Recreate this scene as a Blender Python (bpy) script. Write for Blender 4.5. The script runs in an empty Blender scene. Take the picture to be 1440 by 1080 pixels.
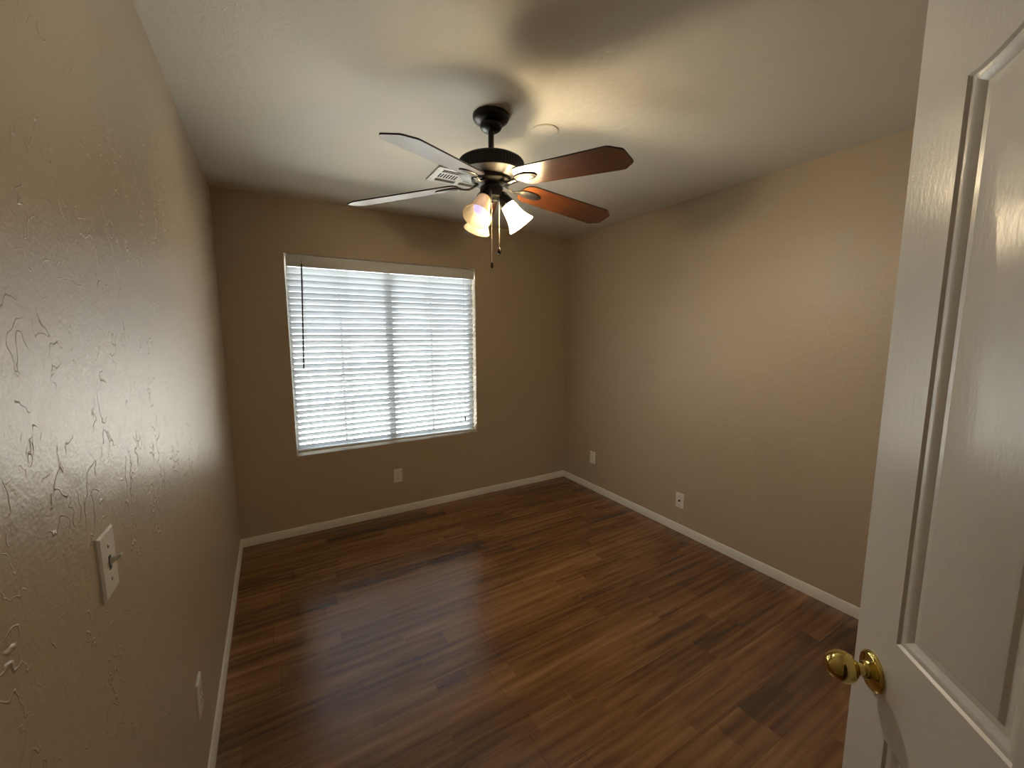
import bpy, bmesh, math, random
from mathutils import Vector, Matrix
PI = math.pi
R = math.radians
S = bpy.context.scene
COL = S.collection

# ------------------------------------------------------------------ camera, light, exposure
cam_d = bpy.data.cameras.new('camera')
cam_d.sensor_width = 36.0
cam_d.lens = 14.295
cam_d.clip_start = 0.02
cam = bpy.data.objects.new('camera', cam_d)
COL.objects.link(cam)
cam.location = (0.2749, -3.3233, 1.5068)
cam.rotation_euler = (R(82.907), R(0.074), R(-30.535))
S.camera = cam

S.view_settings.view_transform = 'Standard'
S.view_settings.look = 'None'
S.view_settings.exposure = 0.95
S.view_settings.gamma = 1.0
S.view_settings.use_curve_mapping = False

GROUND_L = 11.0     # sunlit pale ground outside the window
SKY_L = 3.0         # open sky outside the window
BULB_L = 560.0      # the lit bulb of the fan light

world = bpy.data.worlds.new('outdoors')
S.world = world
world.use_nodes = True
wn = world.node_tree
wn.nodes.clear()
w_out = wn.nodes.new('ShaderNodeOutputWorld')
w_bg = wn.nodes.new('ShaderNodeBackground')
w_tc = wn.nodes.new('ShaderNodeTexCoord')
w_sep = wn.nodes.new('ShaderNodeSeparateXYZ')
w_ramp = wn.nodes.new('ShaderNodeValToRGB')
w_map = wn.nodes.new('ShaderNodeMapRange')
w_map.inputs['From Min'].default_value = -1
w_map.inputs['From Max'].default_value = 1
wn.links.new(w_tc.outputs['Generated'], w_sep.inputs[0])
wn.links.new(w_sep.outputs['Z'], w_map.inputs['Value'])
wn.links.new(w_map.outputs['Result'], w_ramp.inputs['Fac'])
wn.links.new(w_ramp.outputs['Color'], w_bg.inputs['Color'])
wn.links.new(w_bg.outputs[0], w_out.inputs[0])
cr = w_ramp.color_ramp
cr.elements[0].position = 0.0
cr.elements[0].color = (GROUND_L * 1.03, GROUND_L * 0.98, GROUND_L * 0.88, 1)
cr.elements[1].position = 0.475
cr.elements[1].color = (GROUND_L * 1.02, GROUND_L * 0.98, GROUND_L * 0.90, 1)
e = cr.elements.new(0.52)
e.color = (SKY_L * 0.86, SKY_L * 0.95, SKY_L * 1.08, 1)
e = cr.elements.new(1.0)
e.color = (SKY_L * 0.72, SKY_L * 0.88, SKY_L * 1.15, 1)
world.cycles.sampling_method = 'MANUAL'
world.cycles.sample_map_resolution = 256

port_d = bpy.data.lights.new('window_portal', 'AREA')
port_d.shape = 'RECTANGLE'
port_d.size = 1.5
port_d.size_y = 1.5
port_d.cycles.is_portal = True
port = bpy.data.objects.new('window_portal', port_d)
COL.objects.link(port)
port.location = (1.125, 0.155, 1.337)
port.rotation_euler = (R(-90), 0, 0)

# ------------------------------------------------------------------ sizes
W = 2.874           # room width
H = 2.44            # ceiling height
YF = -3.56          # front wall (the one with the doorway)
WX0, WX1, WZ0, WZ1 = 0.388, 1.858, 0.604, 2.068     # window opening
T = 0.15            # wall thickness


# ------------------------------------------------------------------ material helpers
def new_mat(name):
    m = bpy.data.materials.new(name)
    m.use_nodes = True
    nt = m.node_tree
    return m, nt, nt.nodes['Principled BSDF'], nt.nodes['Material Output']


def N(nt, kind, **kw):
    n = nt.nodes.new(kind)
    for k, v in kw.items():
        if k.startswith('i_'):
            n.inputs[k[2:].replace('_', ' ')].default_value = v
        else:
            setattr(n, k, v)
    return n


def L(nt, a, b):
    nt.links.new(a, b)


def math_n(nt, op, a=None, b=None, c=None):
    n = nt.nodes.new('ShaderNodeMath')
    n.operation = op
    for i, v in enumerate((a, b, c)):
        if v is None:
            continue
        if hasattr(v, 'is_linked') or hasattr(v, 'links'):
            nt.links.new(v, n.inputs[i])
        else:
            n.inputs[i].default_value = v
    return n.outputs[0]


def simple(name, col, rough=0.5, metal=0.0, spec=0.5, bump=None, coat=0.0, var=0.0):
    m, nt, b, o = new_mat(name)
    b.inputs['Base Color'].default_value = (*col, 1)
    b.inputs['Roughness'].default_value = rough
    b.inputs['Metallic'].default_value = metal
    b.inputs['Specular IOR Level'].default_value = spec
    b.inputs['Coat Weight'].default_value = coat
    tc = N(nt, 'ShaderNodeTexCoord')
    if var:
        no = N(nt, 'ShaderNodeTexNoise')
        no.inputs['Scale'].default_value = 30
        L(nt, tc.outputs['Object'], no.inputs['Vector'])
        mr = N(nt, 'ShaderNodeMapRange')
        mr.inputs['To Min'].default_value = rough - var
        mr.inputs['To Max'].default_value = rough + var
        L(nt, no.outputs['Fac'], mr.inputs['Value'])
        L(nt, mr.outputs['Result'], b.inputs['Roughness'])
    if bump:
        no = N(nt, 'ShaderNodeTexNoise')
        no.inputs['Scale'].default_value = bump[0]
        L(nt, tc.outputs['Object'], no.inputs['Vector'])
        bp = N(nt, 'ShaderNodeBump')
        bp.inputs['Strength'].default_value = bump[1]
        bp.inputs['Distance'].default_value = bump[2]
        L(nt, no.outputs['Fac'], bp.inputs['Height'])
        L(nt, bp.outputs[0], b.inputs['Normal'])
    return m


def wall_mat(name, col, rough, trowel, spec=0.5, peel=1.0):
    """painted drywall: orange peel plus the thin ridges of a skip-trowel coat"""
    m, nt, b, o = new_mat(name)
    b.inputs['Roughness'].default_value = rough
    b.inputs['Specular IOR Level'].default_value = spec
    tc = N(nt, 'ShaderNodeTexCoord')
    P = tc.outputs['Object']
    # slight tone variation of the paint
    big = N(nt, 'ShaderNodeTexNoise')
    big.inputs['Scale'].default_value = 1.7
    L(nt, P, big.inputs['Vector'])
    rmp = N(nt, 'ShaderNodeMapRange')
    rmp.inputs['To Min'].default_value = 0.97
    rmp.inputs['To Max'].default_value = 1.03
    L(nt, big.outputs['Fac'], rmp.inputs['Value'])
    mx = N(nt, 'ShaderNodeMix', data_type='RGBA', blend_type='MULTIPLY')
    mx.inputs[0].default_value = 1
    mx.inputs[6].default_value = (*col, 1)
    L(nt, rmp.outputs['Result'], mx.inputs[7])
    L(nt, mx.outputs[2], b.inputs['Base Color'])
    # orange peel
    n1 = N(nt, 'ShaderNodeTexNoise')
    n1.inputs['Scale'].default_value = 150
    n1.inputs['Detail'].default_value = 1.5
    L(nt, P, n1.inputs['Vector'])
    n2 = N(nt, 'ShaderNodeTexNoise')
    n2.inputs['Scale'].default_value = 28
    n2.inputs['Detail'].default_value = 2
    L(nt, P, n2.inputs['Vector'])
    # trowel ridges: contour lines of a distorted noise, shown in patches only
    n3 = N(nt, 'ShaderNodeTexNoise')
    n3.inputs['Scale'].default_value = 22
    n3.inputs['Detail'].default_value = 1.5
    n3.inputs['Distortion'].default_value = 0.3
    L(nt, P, n3.inputs['Vector'])
    d = math_n(nt, 'ABSOLUTE', math_n(nt, 'SUBTRACT', n3.outputs['Fac'], 0.5))
    ridge = N(nt, 'ShaderNodeMapRange', interpolation_type='SMOOTHSTEP')
    ridge.inputs['From Min'].default_value = 0.017
    ridge.inputs['From Max'].default_value = 0.0
    L(nt, d, ridge.inputs['Value'])
    n4 = N(nt, 'ShaderNodeTexNoise')
    n4.inputs['Scale'].default_value = 11
    n4.inputs['Detail'].default_value = 3
    L(nt, P, n4.inputs['Vector'])
    msk = N(nt, 'ShaderNodeMapRange', interpolation_type='SMOOTHSTEP')
    msk.inputs['From Min'].default_value = 0.5
    msk.inputs['From Max'].default_value = 0.58
    L(nt, n4.outputs['Fac'], msk.inputs['Value'])
    rd = math_n(nt, 'MULTIPLY', ridge.outputs['Result'], msk.outputs['Result'])
    h = math_n(nt, 'MULTIPLY', n1.outputs['Fac'], 0.30 * peel)
    h = math_n(nt, 'ADD', h, math_n(nt, 'MULTIPLY', n2.outputs['Fac'], 0.7 * peel))
    h = math_n(nt, 'ADD', h, math_n(nt, 'MULTIPLY', rd, trowel))
    bp = N(nt, 'ShaderNodeBump')
    bp.inputs['Strength'].default_value = 0.6
    bp.inputs['Distance'].default_value = 0.0022
    L(nt, h, bp.inputs['Height'])
    L(nt, bp.outputs[0], b.inputs['Normal'])
    return m


def floor_mat():
    m, nt, b, o = new_mat('floor_laminate')
    tc = N(nt, 'ShaderNodeTexCoord')
    sep = N(nt, 'ShaderNodeSeparateXYZ')
    L(nt, tc.outputs['Object'], sep.inputs[0])
    X, Y = sep.outputs['X'], sep.outputs['Y']

    def layer(width, length, seed):
        row = math_n(nt, 'FLOOR', math_n(nt, 'DIVIDE', math_n(nt, 'ADD', Y, 7.03 + seed * 0.011), width))
        wn_ = N(nt, 'ShaderNodeTexWhiteNoise', noise_dimensions='1D')
        L(nt, math_n(nt, 'ADD', row, seed * 31.7), wn_.inputs['W'])
        off = math_n(nt, 'MULTIPLY', wn_.outputs['Value'], length * 3.1)
        xx = math_n(nt, 'DIVIDE', math_n(nt, 'ADD', X, off), length)
        cell = math_n(nt, 'FLOOR', xx)
        fx = math_n(nt, 'FRACT', xx)
        fy = math_n(nt, 'FRACT', math_n(nt, 'DIVIDE', math_n(nt, 'ADD', Y, 7.03 + seed * 0.011), width))
        cv = N(nt, 'ShaderNodeCombineXYZ')
        L(nt, row, cv.inputs[0])
        L(nt, cell, cv.inputs[1])
        cv.inputs[2].default_value = seed * 1.37
        wn2 = N(nt, 'ShaderNodeTexWhiteNoise', noise_dimensions='3D')
        L(nt, cv.outputs[0], wn2.inputs['Vector'])
        ex = math_n(nt, 'MULTIPLY', math_n(nt, 'MINIMUM', fx, math_n(nt, 'SUBTRACT', 1.0, fx)), length)
        ey = math_n(nt, 'MULTIPLY', math_n(nt, 'MINIMUM', fy, math_n(nt, 'SUBTRACT', 1.0, fy)), width)
        edge = math_n(nt, 'MINIMUM', ex, ey)
        return wn2.outputs['Value'], wn2.outputs['Color'], edge

    rA, cA, eA = layer(0.168, 1.28, 1)
    rB, cB, eB = layer(0.084, 0.93, 2)
    # grain: noise drawn out along the planks, shifted per strip
    shift = N(nt, 'ShaderNodeVectorMath', operation='SCALE')
    L(nt, cB, shift.inputs[0])
    shift.inputs['Scale'].default_value = 9.0
    add = N(nt, 'ShaderNodeVectorMath', operation='ADD')
    L(nt, tc.outputs['Object'], add.inputs[0])
    L(nt, shift.outputs[0], add.inputs[1])
    mp = N(nt, 'ShaderNodeMapping')
    mp.inputs['Scale'].default_value = (1.1, 10, 1)
    L(nt, add.outputs[0], mp.inputs['Vector'])
    g1 = N(nt, 'ShaderNodeTexNoise')
    g1.inputs['Scale'].default_value = 1.6
    g1.inputs['Detail'].default_value = 6
    g1.inputs['Roughness'].default_value = 0.6
    g1.inputs['Distortion'].default_value = 0.5
    L(nt, mp.outputs[0], g1.inputs['Vector'])
    mp2 = N(nt, 'ShaderNodeMapping')
    mp2.inputs['Scale'].default_value = (0.55, 6, 1)
    L(nt, add.outputs[0], mp2.inputs['Vector'])
    g2 = N(nt, 'ShaderNodeTexWave', wave_type='BANDS', bands_direction='Y')
    g2.inputs['Scale'].default_value = 1.1
    g2.inputs['Distortion'].default_value = 9.0
    g2.inputs['Detail'].default_value = 2.5
    g2.inputs['Detail Scale'].default_value = 0.9
    L(nt, mp2.outputs[0], g2.inputs['Vector'])
    mp3 = N(nt, 'ShaderNodeMapping')
    mp3.inputs['Scale'].default_value = (9, 210, 1)
    L(nt, add.outputs[0], mp3.inputs['Vector'])
    g3 = N(nt, 'ShaderNodeTexNoise')
    g3.inputs['Scale'].default_value = 1.0
    g3.inputs['Detail'].default_value = 2
    L(nt, mp3.outputs[0], g3.inputs['Vector'])
    v = math_n(nt, 'MULTIPLY', g1.outputs['Fac'], 0.80)
    v = math_n(nt, 'ADD', v, math_n(nt, 'MULTIPLY', g2.outputs['Fac'], 0.11))
    v = math_n(nt, 'ADD', v, math_n(nt, 'MULTIPLY', g3.outputs['Fac'], 0.14))
    v = math_n(nt, 'ADD', v, math_n(nt, 'MULTIPLY', rB, 0.16))
    v = math_n(nt, 'ADD', v, math_n(nt, 'MULTIPLY', rA, 0.10))
    rC, cC, eC = layer(0.084, 0.41, 3)
    dk = math_n(nt, 'GREATER_THAN', rC, 0.925)
    v = math_n(nt, 'SUBTRACT', v, math_n(nt, 'MULTIPLY', dk, 0.09))
    rp = N(nt, 'ShaderNodeValToRGB')
    c = rp.color_ramp
    c.elements[0].position = 0.40
    c.elements[0].color = (0.066, 0.025, 0.0075, 1)
    c.elements[1].position = 0.92
    c.elements[1].color = (0.32, 0.158, 0.056, 1)
    e1 = c.elements.new(0.66)
    e1.color = (0.190, 0.081, 0.024, 1)
    L(nt, v, rp.inputs['Fac'])
    gap = N(nt, 'ShaderNodeMapRange')
    gap.inputs['From Min'].default_value = 0.0
    gap.inputs['From Max'].default_value = 0.0022
    gap.inputs['To Min'].default_value = 0.45
    gap.inputs['To Max'].default_value = 1.0
    L(nt, eA, gap.inputs['Value'])
    mx = N(nt, 'ShaderNodeMix', data_type='RGBA', blend_type='MULTIPLY')
    mx.inputs[0].default_value = 1
    L(nt, rp.outputs['Color'], mx.inputs[6])
    L(nt, gap.outputs['Result'], mx.inputs[7])
    L(nt, mx.outputs[2], b.inputs['Base Color'])
    b.inputs['Roughness'].default_value = 0.24
    b.inputs['Specular IOR Level'].default_value = 0.95
    bp = N(nt, 'ShaderNodeBump')
    bp.inputs['Strength'].default_value = 0.25
    bp.inputs['Distance'].default_value = 0.001
    hh = math_n(nt, 'ADD', math_n(nt, 'MULTIPLY', g3.outputs['Fac'], 0.5), gap.outputs['Result'])
    L(nt, hh, bp.inputs['Height'])
    L(nt, bp.outputs[0], b.inputs['Normal'])
    return m


def blade_mat():
    m, nt, b, o = new_mat('walnut_blade')
    tc = N(nt, 'ShaderNodeTexCoord')
    mp = N(nt, 'ShaderNodeMapping')
    mp.inputs['Scale'].default_value = (2.5, 40, 1)
    L(nt, tc.outputs['Object'], mp.inputs['Vector'])
    g = N(nt, 'ShaderNodeTexNoise')
    g.inputs['Scale'].default_value = 1.5
    g.inputs['Detail'].default_value = 5
    g.inputs['Distortion'].default_value = 0.6
    L(nt, mp.outputs[0], g.inputs['Vector'])
    rp = N(nt, 'ShaderNodeValToRGB')
    rp.color_ramp.elements[0].position = 0.3
    rp.color_ramp.elements[0].color = (0.040, 0.010, 0.003, 1)
    rp.color_ramp.elements[1].position = 0.75
    rp.color_ramp.elements[1].color = (0.115, 0.036, 0.009, 1)
    L(nt, g.outputs['Fac'], rp.inputs['Fac'])
    L(nt, rp.outputs['Color'], b.inputs['Base Color'])
    b.inputs['Roughness'].default_value = 0.28
    b.inputs['Specular IOR Level'].default_value = 0.7
    b.inputs['Coat Weight'].default_value = 0.4
    b.inputs['Coat Roughness'].default_value = 0.25
    return m


def door_mat():
    m, nt, b, o = new_mat('door_white_paint')
    tc = N(nt, 'ShaderNodeTexCoord')
    b.inputs['Base Color'].default_value = (0.72, 0.69, 0.645, 1)
    b.inputs['Roughness'].default_value = 0.25
    mp = N(nt, 'ShaderNodeMapping')
    mp.inputs['Scale'].default_value = (26, 1, 2.6)
    L(nt, tc.outputs['Object'], mp.inputs['Vector'])
    g = N(nt, 'ShaderNodeTexWave', wave_type='BANDS', bands_direction='X')
    g.inputs['Scale'].default_value = 0.9
    g.inputs['Distortion'].default_value = 7
    g.inputs['Detail'].default_value = 3
    g.inputs['Detail Scale'].default_value = 0.7
    L(nt, mp.outputs[0], g.inputs['Vector'])
    mp2 = N(nt, 'ShaderNodeMapping')
    mp2.inputs['Scale'].default_value = (230, 230, 75)
    L(nt, tc.outputs['Object'], mp2.inputs['Vector'])
    g2 = N(nt, 'ShaderNodeTexNoise')
    g2.inputs['Scale'].default_value = 1.0
    g2.inputs['Detail'].default_value = 2
    L(nt, mp2.outputs[0], g2.inputs['Vector'])
    h = math_n(nt, 'ADD', math_n(nt, 'MULTIPLY', g.outputs['Fac'], 0.07),
               math_n(nt, 'MULTIPLY', g2.outputs['Fac'], 0.5))
    bp = N(nt, 'ShaderNodeBump')
    bp.inputs['Strength'].default_value = 0.5
    bp.inputs['Distance'].default_value = 0.0009
    L(nt, h, bp.inputs['Height'])
    L(nt, bp.outputs[0], b.inputs['Normal'])
    return m


def slat_mat():
    m, nt, b, o = new_mat('blind_slat_vinyl')
    b.inputs['Base Color'].default_value = (0.60, 0.605, 0.61, 1)
    b.inputs['Roughness'].default_value = 0.4
    tr = N(nt, 'ShaderNodeBsdfTranslucent')
    tr.inputs['Color'].default_value = (0.83, 0.865, 0.90, 1)
    mx = N(nt, 'ShaderNodeMixShader')
    mx.inputs['Fac'].default_value = 0.35
    L(nt, b.outputs[0], mx.inputs[1])
    L(nt, tr.outputs[0], mx.inputs[2])
    L(nt, mx.outputs[0], o.inputs['Surface'])
    return m


def pane_mat():
    m, nt, b, o = new_mat('window_glass')
    nt.nodes.remove(b)
    t = N(nt, 'ShaderNodeBsdfTransparent')
    t.inputs['Color'].default_value = (0.95, 0.97, 0.96, 1)
    g = N(nt, 'ShaderNodeBsdfGlossy')
    g.inputs['Roughness'].default_value = 0.02
    f = N(nt, 'ShaderNodeFresnel')
    f.inputs['IOR'].default_value = 1.45
    mx = N(nt, 'ShaderNodeMixShader')
    L(nt, f.outputs[0], mx.inputs['Fac'])
    L(nt, t.outputs[0], mx.inputs[1])
    L(nt, g.outputs[0], mx.inputs[2])
    L(nt, mx.outputs[0], o.inputs['Surface'])
    return m


def shade_mat():
    m, nt, b, o = new_mat('frosted_amber_glass')
    b.inputs['Base Color'].default_value = (0.80, 0.70, 0.50, 1)
    b.inputs['Roughness'].default_value = 0.35
    tr = N(nt, 'ShaderNodeBsdfTranslucent')
    tr.inputs['Color'].default_value = (1.0, 0.90, 0.66, 1)
    mx = N(nt, 'ShaderNodeMixShader')
    mx.inputs['Fac'].default_value = 0.55
    L(nt, b.outputs[0], mx.inputs[1])
    L(nt, tr.outputs[0], mx.inputs[2])
    clear = N(nt, 'ShaderNodeBsdfTransparent')
    clear.inputs['Color'].default_value = (1.0, 0.95, 0.84, 1)
    mx2 = N(nt, 'ShaderNodeMixShader')
    mx2.inputs['Fac'].default_value = 0.40
    L(nt, mx.outputs[0], mx2.inputs[1])
    L(nt, clear.outputs[0], mx2.inputs[2])
    L(nt, mx2.outputs[0], o.inputs['Surface'])
    return m


def emit_mat(name, col, strength):
    m, nt, b, o = new_mat(name)
    b.inputs['Base Color'].default_value = (0.8, 0.8, 0.8, 1)
    b.inputs['Emission Color'].default_value = (*col, 1)
    b.inputs['Emission Strength'].default_value = strength
    return m


M = {
    'wall': wall_mat('tan_wall_paint', (0.525, 0.415, 0.288), 0.42, 0.12, peel=1.9),
    'wall_left': wall_mat('tan_wall_paint_trowelled', (0.525, 0.415, 0.288), 0.36, 1.5, peel=1.3),
    'ceiling': wall_mat('ceiling_paint', (0.66, 0.615, 0.52), 0.6, 0.35, spec=0.3, peel=1.8),
    'floor': floor_mat(),
    'trim': simple('trim_white_paint', (0.84, 0.79, 0.70), 0.38, bump=(60, 0.2, 0.001)),
    'door': door_mat(),
    'brass': simple('polished_brass', (0.70, 0.56, 0.19), 0.09, 1.0, var=0.03),
    'bronze': simple('dark_bronze_metal', (0.022, 0.020, 0.019), 0.38, 0.6, var=0.06),
    'bronze_satin': simple('satin_bronze_metal', (0.062, 0.057, 0.052), 0.45, 1.0, var=0.05),
    'blade': blade_mat(),
    'blade_edge': simple('blade_edge_black', (0.012, 0.008, 0.006), 0.5, bump=(80, 0.1, 0.001)),
    'shade': shade_mat(),
    'bulb_on': emit_mat('lit_bulb_glow', (1.0, 0.92, 0.80), BULB_L),
    'bulb_soft': emit_mat('soft_bulb_glow', (1.0, 0.92, 0.80), 9.0),
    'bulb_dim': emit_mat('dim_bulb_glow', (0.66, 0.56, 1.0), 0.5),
    'chain': simple('pull_chain_metal', (0.62, 0.55, 0.45), 0.35, 1.0, var=0.05),
    'knob_dark': simple('pull_knob_dark', (0.03, 0.018, 0.012), 0.25, var=0.05),
    'slat': slat_mat(),
    'rail': simple('blind_rail_vinyl', (0.74, 0.72, 0.68), 0.4, bump=(50, 0.1, 0.001)),
    'cord': simple('blind_cord', (0.55, 0.55, 0.52), 0.8, bump=(400, 0.4, 0.0005)),
    'wand': simple('wand_smoke_plastic', (0.075, 0.072, 0.075), 0.3, var=0.05),
    'vinyl': simple('window_vinyl', (0.80, 0.81, 0.80), 0.4, bump=(40, 0.1, 0.001)),
    'pane': pane_mat(),
    'plate': simple('outlet_plate_plastic', (0.86, 0.82, 0.73), 0.32, bump=(60, 0.08, 0.0005)),
    'slot': simple('outlet_slot_dark', (0.02, 0.015, 0.012), 0.6, bump=(60, 0.1, 0.0005)),
    'vent': simple('vent_white_enamel', (0.72, 0.70, 0.64), 0.4, bump=(50, 0.1, 0.0005)),
    'vent_shade': simple('vent_shade_black', (0.008, 0.007, 0.006), 0.9, bump=(50, 0.1, 0.0005)),  # near-black colour that paints in the shade behind the register slots
    'screw': simple('screw_metal', (0.5, 0.48, 0.45), 0.35, 0.9, var=0.05),
}


# ------------------------------------------------------------------ mesh helpers
def obj(name, bm, mat, parent=None, smooth=None, mats=None):
    bmesh.ops.recalc_face_normals(bm, faces=bm.faces[:])
    me = bpy.data.meshes.new(name)
    bm.to_mesh(me)
    bm.free()
    for mm in (mats or [mat]):
        me.materials.append(mm)
    if smooth is not None:
        me.shade_smooth()
        me.set_sharp_from_angle(angle=R(smooth))
    o = bpy.data.objects.new(name, me)
    COL.objects.link(o)
    if parent is not None:
        o.parent = parent
    return o


def thing(name, loc, label=None, cat=None, group=None, rot=(0, 0, 0)):
    o = bpy.data.objects.new(name, None)
    o.empty_display_size = 0.05
    COL.objects.link(o)
    o.location = loc
    o.rotation_euler = rot
    tag(o, label, cat, group)
    return o


def tag(o, label=None, cat=None, group=None, kind=None):
    if label:
        o['label'] = label
    if cat:
        o['category'] = cat
    if group:
        o['group'] = group
    if kind:
        o['kind'] = kind
    return o


def box(bm, x0, x1, y0, y1, z0, z1, bevel=0.0, seg=2):
    vs = [bm.verts.new((x, y, z)) for x in (x0, x1) for y in (y0, y1) for z in (z0, z1)]
    fs = [bm.faces.new([vs[i] for i in q]) for q in
          ((0, 1, 3, 2), (4, 6, 7, 5), (0, 4, 5, 1), (2, 3, 7, 6), (0, 2, 6, 4), (1, 5, 7, 3))]
    if bevel:
        es = {e for f in fs for e in f.edges}
        bmesh.ops.bevel(bm, geom=list(es), offset=bevel, segments=seg, affect='EDGES', profile=0.5)


def boxm(*a, **k):
    bm = bmesh.new()
    box(bm, *a, **k)
    return bm


def lathe(bm, prof, seg=48, mat=None, cap0=True, cap1=True):
    """profile of (r, z) turned about Z; mat places it"""
    mat = mat or Matrix()
    rings = []
    for r, z in prof:
        rings.append([bm.verts.new(mat @ Vector((r * math.cos(2 * PI * i / seg), r * math.sin(2 * PI * i / seg), z)))
                      for i in range(seg)])
    for a, b in zip(rings, rings[1:]):
        for i in range(seg):
            j = (i + 1) % seg
            bm.faces.new((a[i], a[j], b[j], b[i]))
    if cap0:
        bm.faces.new(rings[0])
    if cap1:
        bm.faces.new(rings[-1][::-1])


def tube(bm, pts, rad, seg=10):
    """round rod through points; rad a number or one per point"""
    pts = [Vector(p) for p in pts]
    rads = rad if isinstance(rad, (list, tuple)) else [rad] * len(pts)
    rings = []
    up = None
    for i, p in enumerate(pts):
        a = pts[max(i - 1, 0)]
        b = pts[min(i + 1, len(pts) - 1)]
        t = (b - a).normalized()
        if up is None:
            up = t.orthogonal().normalized()
        up = (up - t * up.dot(t)).normalized()
        s = t.cross(up)
        rings.append([bm.verts.new(p + (up * math.cos(2 * PI * k / seg) + s * math.sin(2 * PI * k / seg)) * rads[i])
                      for k in range(seg)])
    for a, b in zip(rings, rings[1:]):
        for k in range(seg):
            j = (k + 1) % seg
            bm.faces.new((a[k], a[j], b[j], b[k]))
    bm.faces.new(rings[0][::-1])
    bm.faces.new(rings[-1])


def prism(bm, outline, axis_fn):
    """close an outline of 2D points between two caps; axis_fn(p, side) gives the 3D point"""
    a = [bm.verts.new(axis_fn(p, 0)) for p in outline]
    b = [bm.verts.new(axis_fn(p, 1)) for p in outline]
    n = len(outline)
    bm.faces.new(a[::-1])
    bm.faces.new(b)
    for i in range(n):
        j = (i + 1) % n
        bm.faces.new((a[i], a[j], b[j], b[i]))


# ------------------------------------------------------------------ the room
HX0, HX1, HYE = -0.45, 1.25, -5.2     # hallway beyond the doorway
DX0, DX1, DZ = 0.022, 0.702, 2.045    # doorway opening
tag(obj('floor', boxm(HX0, W + T, HYE, 0.0, -0.1, 0.0), M['floor']), kind='structure')
tag(obj('ceiling', boxm(HX0 - T, W + T, HYE - T, T, H, H + 0.12), M['ceiling']), kind='structure')

bm = bmesh.new()
box(bm, -T, WX0, 0, T, -0.1, H)
box(bm, WX1, W + T, 0, T, -0.1, H)
box(bm, WX0, WX1, 0, T, -0.1, WZ0)
box(bm, WX0, WX1, 0, T, WZ1, H)
tag(obj('wall_back', bm, M['wall']), kind='structure')
tag(obj('wall_left', boxm(-T, 0, YF, 0, -0.1, H), M['wall_left']), kind='structure')
tag(obj('wall_right', boxm(W, W + T, YF - T, 0, -0.1, H), M['wall']), kind='structure')
bm = bmesh.new()
box(bm, DX1 + 0.02, W, YF - 0.12, YF, -0.1, H)
box(bm, -T, DX0 - 0.02, YF - 0.12, YF, -0.1, H)
box(bm, DX0 - 0.02, DX1 + 0.02, YF - 0.12, YF, DZ + 0.02, H)
tag(obj('wall_front', bm, M['wall']), kind='structure')
bm = bmesh.new()
box(bm, HX0 - T, HX0, HYE, YF - 0.12, -0.1, H)
box(bm, HX1, HX1 + T, HYE, YF - 0.12, -0.1, H)
box(bm, HX0 - T, HX1 + T, HYE - T, HYE, -0.1, H)
box(bm, HX0, -T, YF - 0.12, YF - 0.02, -0.1, H)
tag(obj('wall_hall', bm, M['wall']), kind='structure')
# door jamb
bm = bmesh.new()
box(bm, DX0 - 0.02, DX0, YF - 0.12, YF, 0, DZ + 0.02)
box(bm, DX1, DX1 + 0.02, YF - 0.12, YF, 0, DZ + 0.02)
box(bm, DX0, DX1, YF - 0.12, YF, DZ, DZ + 0.02)
tag(obj('trim_1', bm, M['trim']), kind='structure')

# baseboards: a low colonial profile, (out from wall, height)
BB = [(0, 0), (0.012, 0), (0.012, 0.030), (0.0112, 0.033), (0.0112, 0.037), (0.0098, 0.040), (0.0098, 0.044),
      (0.008, 0.048), (0.0075, 0.054), (0.005, 0.0585), (0, 0.060)]


def baseboard(name, fn):
    bm = bmesh.new()
    prism(bm, BB, fn)
    tag(obj(name, bm, M['trim'], smooth=20), kind='structure')


baseboard('baseboard_back', lambda p, s: ((p[0], W - p[0])[s], -p[0], p[1]))
baseboard('baseboard_left', lambda p, s: (p[0], (-p[0], YF)[s], p[1]))
baseboard('baseboard_right', lambda p, s: (W - p[0], (-p[0], YF + p[0])[s], p[1]))
baseboard('baseboard_front', lambda p, s: ((DX1 + 0.03, W - p[0])[s], YF + p[0], p[1]))

# ------------------------------------------------------------------ window
win = thing('window_1', (WX0, 0.10, WZ0))
tag(win, kind='structure')
ww, wh = WX1 - WX0, WZ1 - WZ0
bm = bmesh.new()
fr = 0.028
for a in ((0, fr, 0, wh), (ww - fr, ww, 0, wh), (fr, ww - fr, 0, fr), (fr, ww - fr, wh - fr, wh)):
    box(bm, a[0], a[1], 0, 0.045, a[2], a[3], bevel=0.004)
obj('window_frame', bm, M['vinyl'], win)
bm = boxm(ww / 2 - 0.028, ww / 2 + 0.028, -0.004, 0.04, fr, wh - fr, bevel=0.004)
obj('meeting_stile', bm, M['vinyl'], win)
for s in (0, 1):
    x0, x1 = (fr, ww / 2 - 0.028) if s == 0 else (ww / 2 + 0.028, ww - fr)
    bm = boxm(x0, x1, 0.02, 0.024, fr, wh - fr)
    obj('pane', bm, M['pane'], win)
    bm = bmesh.new()
    xm = (x0 + x1) / 2
    box(bm, xm - 0.009, xm + 0.009, 0.026, 0.034, fr, wh - fr)
    for zm in (0.336, 0.606, 0.876, 1.146):
        box(bm, x0, xm - 0.009, 0.026, 0.034, zm - 0.009, zm + 0.009)
        box(bm, xm + 0.009, x1, 0.026, 0.034, zm - 0.009, zm + 0.009)
    obj('muntin', bm, M['vinyl'], win)

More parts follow.
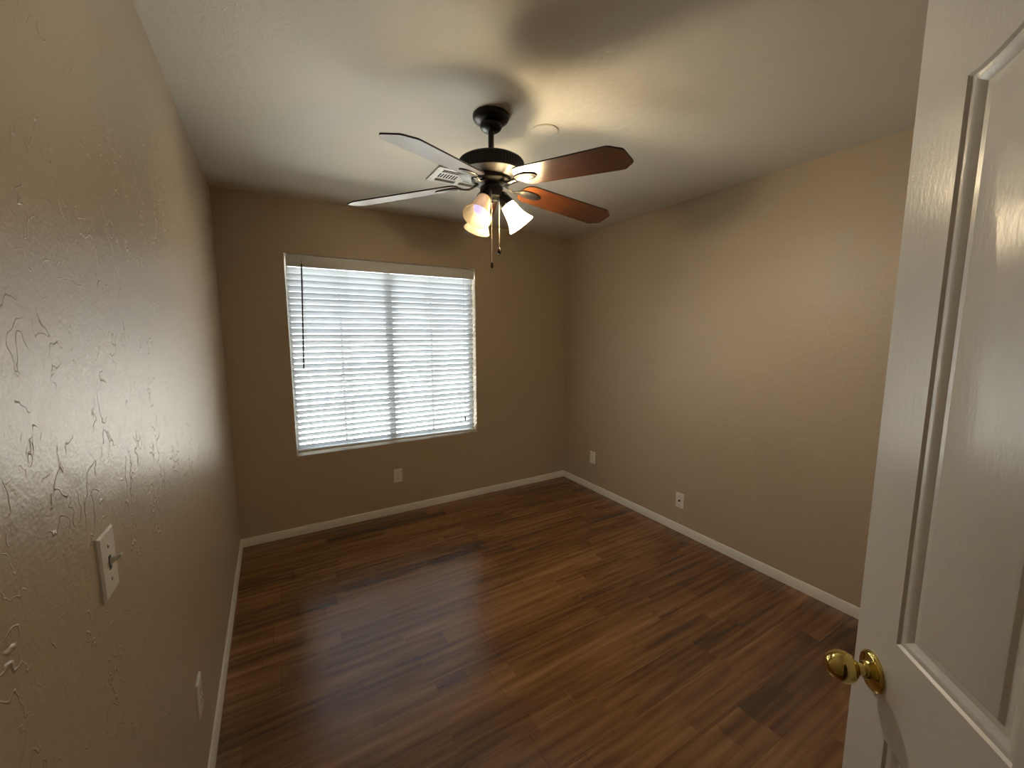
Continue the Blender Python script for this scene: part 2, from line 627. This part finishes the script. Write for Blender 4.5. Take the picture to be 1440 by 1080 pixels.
# ------------------------------------------------------------------ horizontal blind
BX0, BX1 = WX0 + 0.010, WX1 - 0.012
blind = thing('window_blind', ((BX0 + BX1) / 2, 0.045, WZ0),
              'white horizontal slatted blind, half tilted, filling the window', 'blind')
bw = BX1 - BX0
hw = bw / 2
rail_top = WZ1 - WZ0 - 0.012
bm = boxm(-hw, hw, -0.045, -0.033, rail_top - 0.078, rail_top - 0.006, bevel=0.003)
obj('valance', bm, M['rail'], blind)
bm = boxm(-hw + 0.01, hw - 0.01, -0.025, 0.03, rail_top - 0.045, rail_top + 0.006, bevel=0.002)
obj('head_rail', bm, M['rail'], blind)
NS = 31
z_hi = rail_top - 0.098
z_lo = 0.058
TILT = R(47.5)
slat_me = None
bm = bmesh.new()
sw, st = 0.050, 0.0028
K = 6
top = []
for side in (-1, 1):
    rows = []
    for k in range(K + 1):
        t = -1 + 2 * k / K
        crown = 0.0022 * (1 - t * t)
        y = t * sw / 2
        rows.append((y, crown))
    top.append(rows)
outline = [(y, c + st / 2) for y, c in top[0]] + [(y, c - st / 2) for y, c in reversed(top[0])]
prism(bm, outline, lambda p, s: ((-hw, hw)[s], p[0], p[1]))
first = obj('slat', bm, M['slat'], blind, smooth=40)
rnd = random.Random(4)
for k in range(NS):
    o = first if k == 0 else first.copy()
    if k:
        COL.objects.link(o)
        o.parent = blind
    z = z_hi + (z_lo - z_hi) * k / (NS - 1)
    o.location = (0, 0.0, z)
    # the room-side edge (-y) stands up
    o.rotation_euler = (-TILT + R(rnd.uniform(-1.2, 1.2)), R(rnd.uniform(-0.05, 0.05)), 0)
bm = boxm(-hw, hw, -0.026, 0.026, 0.018, 0.034, bevel=0.004)
br = obj('bottom_rail', bm, M['rail'], blind)
br.rotation_euler = (0, R(0.35), 0)
# ladders: two thin strings each, in front and behind the slats
for x in (0.50, 0.80, 1.415, 1.71):
    bm = bmesh.new()
    lx = x - (BX0 + BX1) / 2
    dy = 0.027 * math.cos(TILT)
    for s in (-1, 1):
        tube(bm, [(lx, s * dy - 0.003 * (s < 0), rail_top - 0.07), (lx, s * dy, 0.03)], 0.0007, 6)
    obj('ladder_cord', bm, M['cord'], blind)
# lift cord and tilt wand
lx = 1.745 - (BX0 + BX1) / 2
bm = bmesh.new()
tube(bm, [(lx, -0.049, rail_top - 0.035), (lx, -0.050, 0.42), (lx - 0.003, -0.050, 0.165)], 0.0013, 8)
cord = obj('lift_cord', bm, M['cord'], blind)
bm = bmesh.new()
lathe(bm, [(0.002, 0.167), (0.005, 0.160), (0.008, 0.135), (0.0075, 0.128), (0.003, 0.125)], 16,
      Matrix.Translation((lx - 0.003, -0.050, 0)))
obj('tassel', bm, M['wand'], cord, smooth=40)
lx = 0.497 - (BX0 + BX1) / 2
bm = bmesh.new()
tube(bm, [(lx, -0.050, rail_top - 0.058), (lx - 0.028, -0.052, 0.648)], 0.0052, 8)
tag(obj('tilt_wand', bm, M['wand'], blind), 'dark smoked tilt wand')
bm = bmesh.new()
tube(bm, [(lx, -0.047, rail_top - 0.03), (lx, -0.053, rail_top - 0.045), (lx, -0.050, rail_top - 0.062)], 0.002, 8)
obj('wand_hook', bm, M['screw'], blind)

# ------------------------------------------------------------------ ceiling fan
FX, FY = 1.1564, -1.652
fan = thing('ceiling_fan', (FX, FY, 0),
            'five-blade ceiling fan with dark bronze motor and three glass lamp shades', 'ceiling fan')
bm = bmesh.new()
lathe(bm, [(0.079, H), (0.0795, H - 0.010), (0.074, H - 0.020), (0.060, H - 0.030), (0.050, H - 0.035),
           (0.0475, H - 0.038), (0.0475, H - 0.046), (0.043, H - 0.055), (0.032, H - 0.063), (0.014, H - 0.066)], 56)
obj('canopy', bm, M['bronze'], fan, smooth=35)
bm = bmesh.new()
lathe(bm, [(0.0127, H - 0.063), (0.0127, 2.262), (0.024, 2.260), (0.026, 2.250)], 28)
obj('downrod', bm, M['bronze'], fan, smooth=35)
# motor housing: ribbed band
bm = bmesh.new()
prof = [(0.02, 2.262), (0.10, 2.261), (0.128, 2.257), (0.1395, 2.250), (0.1425, 2.244)]
lathe(bm, prof, 72, cap1=False)
seg = 240
rings = []
for z, d in ((2.244, 0), (2.241, 1), (2.208, 1), (2.204, 0)):
    ring = []
    for i in range(seg):
        rr = 0.1445 - (0.0028 if (d and (i // 2) % 2) else 0.0)
        if not d:
            rr = 0.1437
        a = 2 * PI * i / seg
        ring.append(bm.verts.new((rr * math.cos(a), rr * math.sin(a), z)))
    rings.append(ring)
for a, b in zip(rings, rings[1:]):
    for i in range(seg):
        j = (i + 1) % seg
        bm.faces.new((a[i], a[j], b[j], b[i]))
lathe(bm, [(0.1437, 2.204), (0.1445, 2.200), (0.1425, 2.196), (0.1385, 2.195)], 72, cap0=False, cap1=False)
obj('motor_housing', bm, M['bronze'], fan, smooth=35)
bm = bmesh.new()
lathe(bm, [(0.1385, 2.1955), (0.128, 2.193), (0.110, 2.186), (0.094, 2.182), (0.089, 2.180), (0.087, 2.176),
           (0.087, 2.166), (0.083, 2.162), (0.03, 2.161)], 72, cap0=True)
ring = obj('motor_base', bm, M['bronze_satin'], fan, smooth=35)
tag(ring, 'satin bronze lower motor ring')
hole_first = None
for i in range(15):
    a = 2 * PI * i / 15 + 0.1
    mt = Matrix.Rotation(a, 4, 'Z') @ Matrix.Translation((0.0868, 0, 2.171)) @ Matrix.Rotation(R(90), 4, 'Y')
    if hole_first is None:
        bm = bmesh.new()
        lathe(bm, [(0.0042, -0.001), (0.0042, 0.0008)], 12)
        o = hole_first = obj('vent_hole', bm, M['slot'], ring)
    else:
        o = hole_first.copy()
        COL.objects.link(o)
        o.parent = ring
    o.matrix_local = mt
bm = bmesh.new()
lathe(bm, [(0.034, 2.163), (0.034, 2.150), (0.046, 2.148), (0.050, 2.144), (0.050, 2.108), (0.0475, 2.102),
           (0.036, 2.097), (0.027, 2.095), (0.026, 2.088), (0.018, 2.082), (0.006, 2.080)], 48)
obj('switch_housing', bm, M['bronze'], fan, smooth=35)

# blades and their irons
TH0, RT, PITCH, DROOP, ZB = -1.2784, 0.6593, -0.2026, -0.110, 2.1688


def blade_outline():
    pts = []
    half = [(0.150, 0.0), (0.151, 0.022), (0.156, 0.040), (0.166, 0.054), (0.182, 0.0625), (0.205, 0.0655),
            (0.60, 0.0735), (0.613, 0.0725), (0.622, 0.068), (0.640, 0.054), (0.651, 0.047), (0.6575, 0.040),
            (0.6593, 0.030)]
    up = half
    dn = [(u, -v) for u, v in half[1:]][::-1]
    return up + dn


BO = blade_outline()
bm = bmesh.new()
bt = 0.0055
a = [bm.verts.new((u, v, -bt / 2)) for u, v in BO]
b = [bm.verts.new((u, v, bt / 2)) for u, v in BO]
fa = bm.faces.new(a)
fb = bm.faces.new(b[::-1])
for i in range(len(BO)):
    j = (i + 1) % len(BO)
    f = bm.faces.new((a[i], b[i], b[j], a[j]))
    f.material_index = 1
blade_first = obj('blade', bm, None, fan, mats=[M['blade'], M['blade_edge']])


def iron_mesh():
    bm = bmesh.new()
    # oval plate with two long slots, under the blade
    n = 40
    cx, ra, rb = 0.198, 0.060, 0.0265
    zt, zb_ = -0.003, -0.009

    def ov(t, k, z):
        return (cx + (ra * k) * math.cos(t), (rb - ra * (1 - k)) * math.sin(t), z)
    loops = []
    for k, z in ((1.0, zt), (1.0, zb_ + 0.003), (0.975, zb_ + 0.001), (0.93, zb_ + 0.0008), (0.90, zb_), (0.80, zb_ - 0.0018),
                 (0.70, zb_ - 0.0028), (0.62, zb_ - 0.0032)):
        loops.append([bm.verts.new(ov(2 * PI * i / n, k, z)) for i in range(n)])
    for p, q in zip(loops, loops[1:]):
        for i in range(n):
            j = (i + 1) % n
            bm.faces.new((p[i], p[j], q[j], q[i]))
    bm.faces.new(loops[0])
    bm.faces.new(loops[-1][::-1])
    return bm


iron_plate = obj('blade_bracket', iron_mesh(), M['bronze_satin'], fan, smooth=35)


def arm_mesh():
    bm = bmesh.new()
    # a flat curved bar: (u, z, half width) below the blade plane
    path = [(0.060, -0.000, 0.013), (0.074, -0.004, 0.011), (0.090, -0.012, 0.009), (0.106, -0.0155, 0.0085),
            (0.122, -0.0135, 0.0085), (0.136, -0.010, 0.011), (0.146, -0.0085, 0.013)]
    rings = []
    for u, z, hw_ in path:
        rings.append([bm.verts.new(q) for q in ((u, -hw_, z), (u, -hw_ * 0.6, z - 0.005), (u, hw_ * 0.6, z - 0.005),
                                                (u, hw_, z), (u, hw_ * 0.6, z + 0.003), (u, -hw_ * 0.6, z + 0.003))])
    for p, q in zip(rings, rings[1:]):
        for i in range(6):
            j = (i + 1) % 6
            bm.faces.new((p[i], p[j], q[j], q[i]))
    bm.faces.new(rings[0])
    bm.faces.new(rings[-1][::-1])
    return bm


iron_arm = obj('bracket_arm', arm_mesh(), M['bronze_satin'], iron_plate, smooth=50)
for k in range(5):
    th = TH0 + k * 2 * PI / 5
    er = Vector((math.cos(th), math.sin(th), DROOP))
    et = Vector((-math.sin(th) * math.cos(PITCH), math.cos(th) * math.cos(PITCH), math.sin(PITCH)))
    en = er.cross(et).normalized()
    er.normalize()
    et = en.cross(er)
    mt = Matrix((er, et, en)).transposed().to_4x4()
    mt.translation = Vector((0, 0, ZB))
    if k == 0:
        bl, ip, ia = blade_first, iron_plate, iron_arm
    else:
        bl, ip, ia = blade_first.copy(), iron_plate.copy(), iron_arm.copy()
        for o in (bl, ip, ia):
            COL.objects.link(o)
        bl.parent = fan
        ip.parent = fan
        ia.parent = ip
    bl.matrix_local = mt
    ip.matrix_local = mt

# lamps: sockets, bell shades, bulbs
TL = R(54)
for k, (deg, on) in enumerate(((-23, 'on'), (-145, 'dim'), (94, 'soft'))):
    a = R(deg)
    d = Vector((math.cos(a) * math.cos(TL), math.sin(a) * math.cos(TL), -math.sin(TL)))
    neck = Vector((math.cos(a) * 0.066, math.sin(a) * 0.066, 2.083))
    rot = Vector((0, 0, 1)).rotation_difference(d).to_matrix().to_4x4()
    mt = Matrix.Translation(neck) @ rot
    bm = bmesh.new()
    lathe(bm, [(0.010, -0.050), (0.020, -0.046), (0.024, -0.036), (0.0285, -0.010), (0.0325, 0.004), (0.0330, 0.010),
               (0.0315, 0.0105), (0.030, 0.004), (0.012, 0.0)], 32, mt)
    for s in range(3):
        st_ = Matrix.Rotation(2 * PI * s / 3 + 0.5, 4, 'Z')
        tube(bm, [mt @ (st_ @ Vector((0.031, 0, 0.005))), mt @ (st_ @ Vector((0.042, 0, 0.005)))], 0.0022, 8)
    sock = obj('lamp_socket', bm, M['bronze'], fan, smooth=35)
    # glass bell, an outer and an inner skin
    out = [(0.0285, 0.004), (0.0305, 0.010), (0.0325, 0.020), (0.0355, 0.038), (0.0385, 0.056), (0.043, 0.074),
           (0.050, 0.092), (0.0575, 0.106), (0.0625, 0.114)]
    inn = [(r - 0.003, z) for r, z in out]
    prof = out + [(0.0625, 0.1165), (0.0605, 0.1165)] + inn[::-1]
    bm = bmesh.new()
    lathe(bm, prof, 48, mt, cap0=False, cap1=False)
    # close the skins at the neck
    sh = obj('lamp_shade', bm, M['shade'], fan, smooth=50)
    bm = bmesh.new()
    lathe(bm, [(0.012, 0.0), (0.0125, 0.020), (0.016, 0.028), (0.0235, 0.045), (0.0275, 0.058), (0.0275, 0.066),
               (0.0245, 0.078), (0.018, 0.086), (0.009, 0.0905), (0.002, 0.0915)], 28, mt)
    bu = obj('light_bulb', bm, M[{'on': 'bulb_on', 'dim': 'bulb_dim', 'soft': 'bulb_soft'}[on]], fan, smooth=50)
    tag(bu, {'on': 'brightly lit bulb', 'dim': 'bulb with a faint lavender glow', 'soft': 'softly lit bulb facing the window'}[on])

# pull chains (each ends in a small knob)
for (dx, dy, z0, z1, kind) in ((-0.021, -0.040, 2.108, 1.818, 'long'), (0.019, -0.035, 2.108, 1.884, 'short')):
    bm = bmesh.new()
    n = 60
    for i in range(n):
        z = z0 + (z1 - z0) * i / (n - 1)
        bmesh.ops.create_icosphere(bm, subdivisions=1, radius=0.0016, matrix=Matrix.Translation((dx, dy, z)))
    tube(bm, [(dx, dy, z0), (dx, dy, z1)], 0.0008, 6)
    ch = obj('pull_chain', bm, M['chain'], fan, smooth=60)
    bm = bmesh.new()
    if kind == 'short':
        lathe(bm, [(0.002, z1), (0.005, z1 - 0.004), (0.0085, z1 - 0.013), (0.0088, z1 - 0.019), (0.006, z1 - 0.026),
                   (0.002, z1 - 0.028)], 20, Matrix.Translation((dx, dy, 0)))
    else:
        lathe(bm, [(0.002, z1), (0.0045, z1 - 0.003), (0.006, z1 - 0.010), (0.006, z1 - 0.020), (0.004, z1 - 0.026),
                   (0.002, z1 - 0.027)], 20, Matrix.Translation((dx, dy, 0)))
    obj('pull_knob', bm, M['knob_dark'], ch, smooth=40)

# ------------------------------------------------------------------ ceiling register and blank plate
VX0, VX1, VY0, VY1 = 1.146, 1.502, -1.050, -0.820
vent = thing('air_vent', ((VX0 + VX1) / 2, (VY0 + VY1) / 2, H),
             'white metal air register on the ceiling behind the fan', 'vent')
vw, vd = (VX1 - VX0) / 2, (VY1 - VY0) / 2
# face plate with three banks of openings
ops = []
slot_x0 = -vw + 0.040
short = [(slot_x0 + 0.017 * i, slot_x0 + 0.017 * i + 0.0095, -0.030, 0.036) for i in range(7)]
short2 = [(0.030 + 0.017 * i, 0.030 + 0.017 * i + 0.0095, -0.030, 0.036) for i in range(7)]
longs = [(slot_x0, -0.012, y, y + 0.012) for y in (-0.082, -0.062, 0.050, 0.068)] + \
        [(0.014, vw - 0.036, y, y + 0.012) for y in (-0.082, -0.062, 0.050, 0.068)]
bm = bmesh.new()
allops = short + short2 + longs
xs = sorted({-vw, vw, *[v for o_ in allops for v in o_[:2]]})
ys = sorted({-vd, vd, *[v for o_ in allops for v in o_[2:]]})
for i in range(len(xs) - 1):
    for j in range(len(ys) - 1):
        cx, cy = (xs[i] + xs[i + 1]) / 2, (ys[j] + ys[j + 1]) / 2
        if any(o_[0] < cx < o_[1] and o_[2] < cy < o_[3] for o_ in allops):
            continue
        q = [bm.verts.new((x, y, -0.009)) for x, y in ((xs[i], ys[j]), (xs[i + 1], ys[j]), (xs[i + 1], ys[j + 1]), (xs[i], ys[j + 1]))]
        bm.faces.new(q)
bmesh.ops.remove_doubles(bm, verts=bm.verts, dist=1e-5)
ex = bmesh.ops.extrude_face_region(bm, geom=bm.faces[:])
for v in ex['geom']:
    if isinstance(v, bmesh.types.BMVert):
        v.co.z = -0.0075
rim = bmesh.new()
rim.free()
box(bm, -vw, -vw + 0.004, -vd, vd, -0.009, 0.0)
box(bm, vw - 0.004, vw, -vd, vd, -0.009, 0.0)
box(bm, -vw, vw, -vd, -vd + 0.004, -0.009, 0.0)
box(bm, -vw, vw, vd - 0.004, vd, -0.009, 0.0)
obj('face_plate', bm, M['vent'], vent)
obj('slot_shade_sheet', boxm(-vw + 0.01, vw - 0.01, -vd + 0.01, vd - 0.01, -0.003, -0.0015), M['vent_shade'], vent)  # thin sheet under the solid ceiling, coloured as the shade of a deep duct
for (x0, x1, y0, y1) in longs:
    bm = bmesh.new()
    tilt = 0.006 if y0 > 0 else -0.006
    a = [bm.verts.new(p) for p in ((x0, y0, -0.008), (x1, y0, -0.008), (x1, y1, -0.008 + 0.0), (x0, y1, -0.008))]
    lo, hi = (-0.012, -0.005) if y0 < 0 else (-0.005, -0.014)
    for v, z in zip(a, (lo, lo, hi, hi)):
        v.co.z = z
    bm.faces.new(a)
    bmesh.ops.solidify(bm, geom=bm.faces[:], thickness=0.001)
    obj('louver', bm, M['vent'], vent)
for sx in (-1, 1):
    for sy in (-1, 1):
        bm = bmesh.new()
        lathe(bm, [(0.004, -0.009), (0.004, -0.0105), (0.002, -0.0112)], 12,
              Matrix.Translation((sx * (vw - 0.014), sy * (vd - 0.045), 0)))
        obj('screw', bm, M['screw'], vent, smooth=40)

bm = bmesh.new()
lathe(bm, [(0.064, 0), (0.064, -0.003), (0.061, -0.0055), (0.054, -0.0062), (0.05, -0.0058), (0.01, -0.0062)], 48)
cp = obj('cover_plate', bm, M['ceiling'], smooth=30)
cp.location = (1.433, -1.662, H)
tag(cp, 'round blank cover plate painted like the ceiling, beside the fan canopy', 'cover plate')


# ------------------------------------------------------------------ outlets and switch
def wall_plate(name, loc, rotz, label, cat, kind, w=0.070, h=0.115):
    """plate in its own XZ plane, facing -Y, back at y=0"""
    t = thing(name, loc, label, cat, rot=(0, 0, rotz))
    bm = bmesh.new()
    o_ = [(-w / 2, -h / 2), (w / 2, -h / 2), (w / 2, h / 2), (-w / 2, h / 2)]
    i_ = [(x * (1 - 0.10), z * (1 - 0.06)) for x, z in o_]
    v0 = [bm.verts.new((x, 0, z)) for x, z in o_]
    v1 = [bm.verts.new((x, -0.003, z)) for x, z in o_]
    v2 = [bm.verts.new((x, -0.0062, z)) for x, z in i_]
    for p, q in ((v0, v1), (v1, v2)):
        for i in range(4):
            j = (i + 1) % 4
            bm.faces.new((p[i], p[j], q[j], q[i]))
    bm.faces.new(v2)
    bm.faces.new(v0[::-1])
    obj('plate', bm, M['plate'], t)

    def screw(z):
        bm = bmesh.new()
        lathe(bm, [(0.0034, 0.0060), (0.0034, 0.0072), (0.0015, 0.0078)], 14,
              Matrix.Translation((0, 0, z)) @ Matrix.Rotation(R(90), 4, 'X'))
        obj('screw', bm, M['screw'], t, smooth=40)
    if kind == 'duplex':
        screw(0)
        for s in (-1, 1):
            zc = s * 0.0195
            bm = bmesh.new()
            out = []
            for i in range(32):
                an = 2 * PI * i / 32
                out.append((0.0172 * math.cos(an), max(-0.0125, min(0.0125, 0.0172 * math.sin(an)))))
            prism(bm, out, lambda p, q: (p[0], (-0.0055, -0.0082)[q], zc + p[1]))
            rc = obj('receptacle', bm, M['plate'], t)
            bm = bmesh.new()
            for x, hh in ((-0.0064, 0.0040), (0.0064, 0.0033)):
                box(bm, x - 0.0011, x + 0.0011, -0.0086, -0.0080, zc + 0.0028 - hh, zc + 0.0028 + hh)
            lathe(bm, [(0.0024, 0.0080), (0.0024, 0.0086)], 12,
                  Matrix.Translation((0, 0, zc - 0.0075)) @ Matrix.Rotation(R(90), 4, 'X'))
            obj('slot', bm, M['slot'], rc)
    elif kind == 'coax':
        screw(0.042)
        screw(-0.042)
        bm = bmesh.new()
        mt = Matrix.Rotation(R(90), 4, 'X')
        lathe(bm, [(0.0075, 0.006), (0.0075, 0.009), (0.0048, 0.009), (0.0048, 0.018), (0.003, 0.018), (0.003, 0.010)], 6, mt)
        tag(obj('jack', bm, M['knob_dark'], t), 'dark threaded cable jack')
    elif kind == 'switch':
        screw(0.030)
        screw(-0.030)
        bm = boxm(-0.0052, 0.0052, -0.0070, -0.0060, -0.0125, 0.0125, bevel=0.0004)
        obj('collar', bm, M['slot'], t)
        bm = bmesh.new()
        vs = []
        for y, z, hx, hz in ((-0.006, 0.001, 0.0045, 0.0058), (-0.014, 0.0055, 0.0042, 0.0045), (-0.0215, 0.0098, 0.0038, 0.0034), (-0.0228, 0.0103, 0.003, 0.0024)):
            vs.append([bm.verts.new((sx * hx, y, z + sz * hz)) for sx, sz in ((-1, -1), (1, -1), (1, 1), (-1, 1))])
        for p, q in zip(vs, vs[1:]):
            for i in range(4):
                j = (i + 1) % 4
                bm.faces.new((p[i], p[j], q[j], q[i]))
        bm.faces.new(vs[0])
        bm.faces.new(vs[-1][::-1])
        obj('toggle', bm, M['plate'], t, smooth=25)
    return t


wall_plate('wall_outlet', (1.122, 0, 0.324), 0, 'white duplex outlet on the back wall below the window', 'outlet', 'duplex')
wall_plate('wall_outlet', (W, -0.444, 0.320), R(-90), 'white duplex outlet on the right wall near the back corner', 'outlet', 'duplex')
wall_plate('cable_outlet', (W, -1.426, 0.247), R(-90), 'white cable jack plate low on the right wall, nearer the door', 'outlet', 'coax')
wall_plate('wall_outlet', (0, -1.790, 0.347), R(90), 'white outlet low on the left wall beside the baseboard', 'outlet', 'duplex')
wall_plate('light_switch', (0, -2.385, 1.108), R(90), 'white toggle light switch on the left wall', 'switch', 'switch')

# ------------------------------------------------------------------ the open door
DE = Vector((1.156, -3.059, 0))
AZ = R(46)
hd = Vector((-math.cos(AZ), -math.sin(AZ), 0))
DW, DH, DT = 0.66, 2.03, 0.035
door = thing('door_1', (DE.x, DE.y, 0.006), rot=(0, 0, math.atan2(hd.y, hd.x)))
tag(door, 'white panelled door with arched upper panels and brass knob, standing open', 'door', kind='structure')


# local frame: x from the free edge towards the hinge, y: which side is the seen face?  (seen face normal = (-sin, cos))
# rotating +x onto hd puts local -y on (-sin AZ.., cos AZ..): the seen face is at local y = 0, the slab fills +y
def panel_loop(x0, x1, z0, z1, rise, d=0.0, n=20):
    """counter-clockwise outline drawn in by d; rise > 0 lifts the x1 end of the top, < 0 the x0 end"""
    a_, b_ = x0 + d, x1 - d
    pts = [(a_, z0 + d), (b_, z0 + d)]
    wd = x1 - x0
    for i in range(n + 1):
        x = b_ + (a_ - b_) * i / n
        t = (x - x0) / wd if rise > 0 else (x1 - x) / wd
        f = abs(rise) * t * t * (1.6 - 0.6 * t * t)
        df = abs(rise) * (3.2 * t - 2.4 * t ** 3) / wd
        pts.append((x, z1 + f - d * math.sqrt(1 + df * df)))
    return pts


panels = [(0.095, 0.285, 1.016, 1.838, 0.075), (0.375, 0.565, 1.016, 1.838, -0.075),
          (0.095, 0.285, 0.235, 0.848, 0), (0.375, 0.565, 0.235, 0.848, 0)]
PROF = [(0.0, 0.0), (0.0035, 0.0035), (0.008, 0.0040), (0.013, 0.0062), (0.019, 0.0105), (0.0275, 0.0110), (0.0315, 0.0070),
        (0.034, 0.0062)]
bm = bmesh.new()
for side in (0, 1):
    y0 = 0.0 if side == 0 else DT
    sg = 1 if side == 0 else -1
    outer = [bm.verts.new((x, y0, z)) for x, z in ((0, 0), (DW, 0), (DW, DH), (0, DH))]
    edges = [bm.edges.new((outer[i], outer[(i + 1) % 4])) for i in range(4)]
    for p in panels:
        loops = []
        for d, dep in PROF:
            loops.append([bm.verts.new((x, y0 + sg * dep, z)) for x, z in panel_loop(*p, d)])
        n = len(loops[0])
        for a, b in zip(loops, loops[1:]):
            for i in range(n):
                j = (i + 1) % n
                bm.faces.new((a[i], a[j], b[j], b[i]))
        bm.faces.new(loops[-1])
        edges += [bm.edges.get((loops[0][i], loops[0][(i + 1) % n])) for i in range(n)]
    bmesh.ops.triangle_fill(bm, edges=edges, use_beauty=True, normal=(0, -sg, 0))
    if side == 0:
        o0 = outer
    else:
        for i in range(4):
            j = (i + 1) % 4
            bm.faces.new((o0[i], o0[j], outer[j], outer[i]))
slab = obj('door_slab', bm, M['door'], door, smooth=20)
# brass knob set, axis along local -y
mtk = Matrix.Translation((0.051, 0, 0.930)) @ Matrix.Rotation(R(90), 4, 'X')
bm = bmesh.new()
lathe(bm, [(0.0325, 0.0), (0.0325, 0.002), (0.031, 0.0042), (0.027, 0.0062), (0.020, 0.0075), (0.0145, 0.010),
           (0.0135, 0.013), (0.0125, 0.0145)], 48, mtk)
rose = obj('knob_rose', bm, M['brass'], door, smooth=40)
bm = bmesh.new()
lathe(bm, [(0.0105, 0.012), (0.0098, 0.018), (0.0105, 0.023), (0.0145, 0.0265), (0.0205, 0.031), (0.0243, 0.0375),
           (0.0252, 0.044), (0.0243, 0.051), (0.0215, 0.058), (0.0165, 0.0645), (0.0095, 0.0688), (0.0025, 0.0700)], 48, mtk)
obj('door_knob', bm, M['brass'], door, smooth=40)
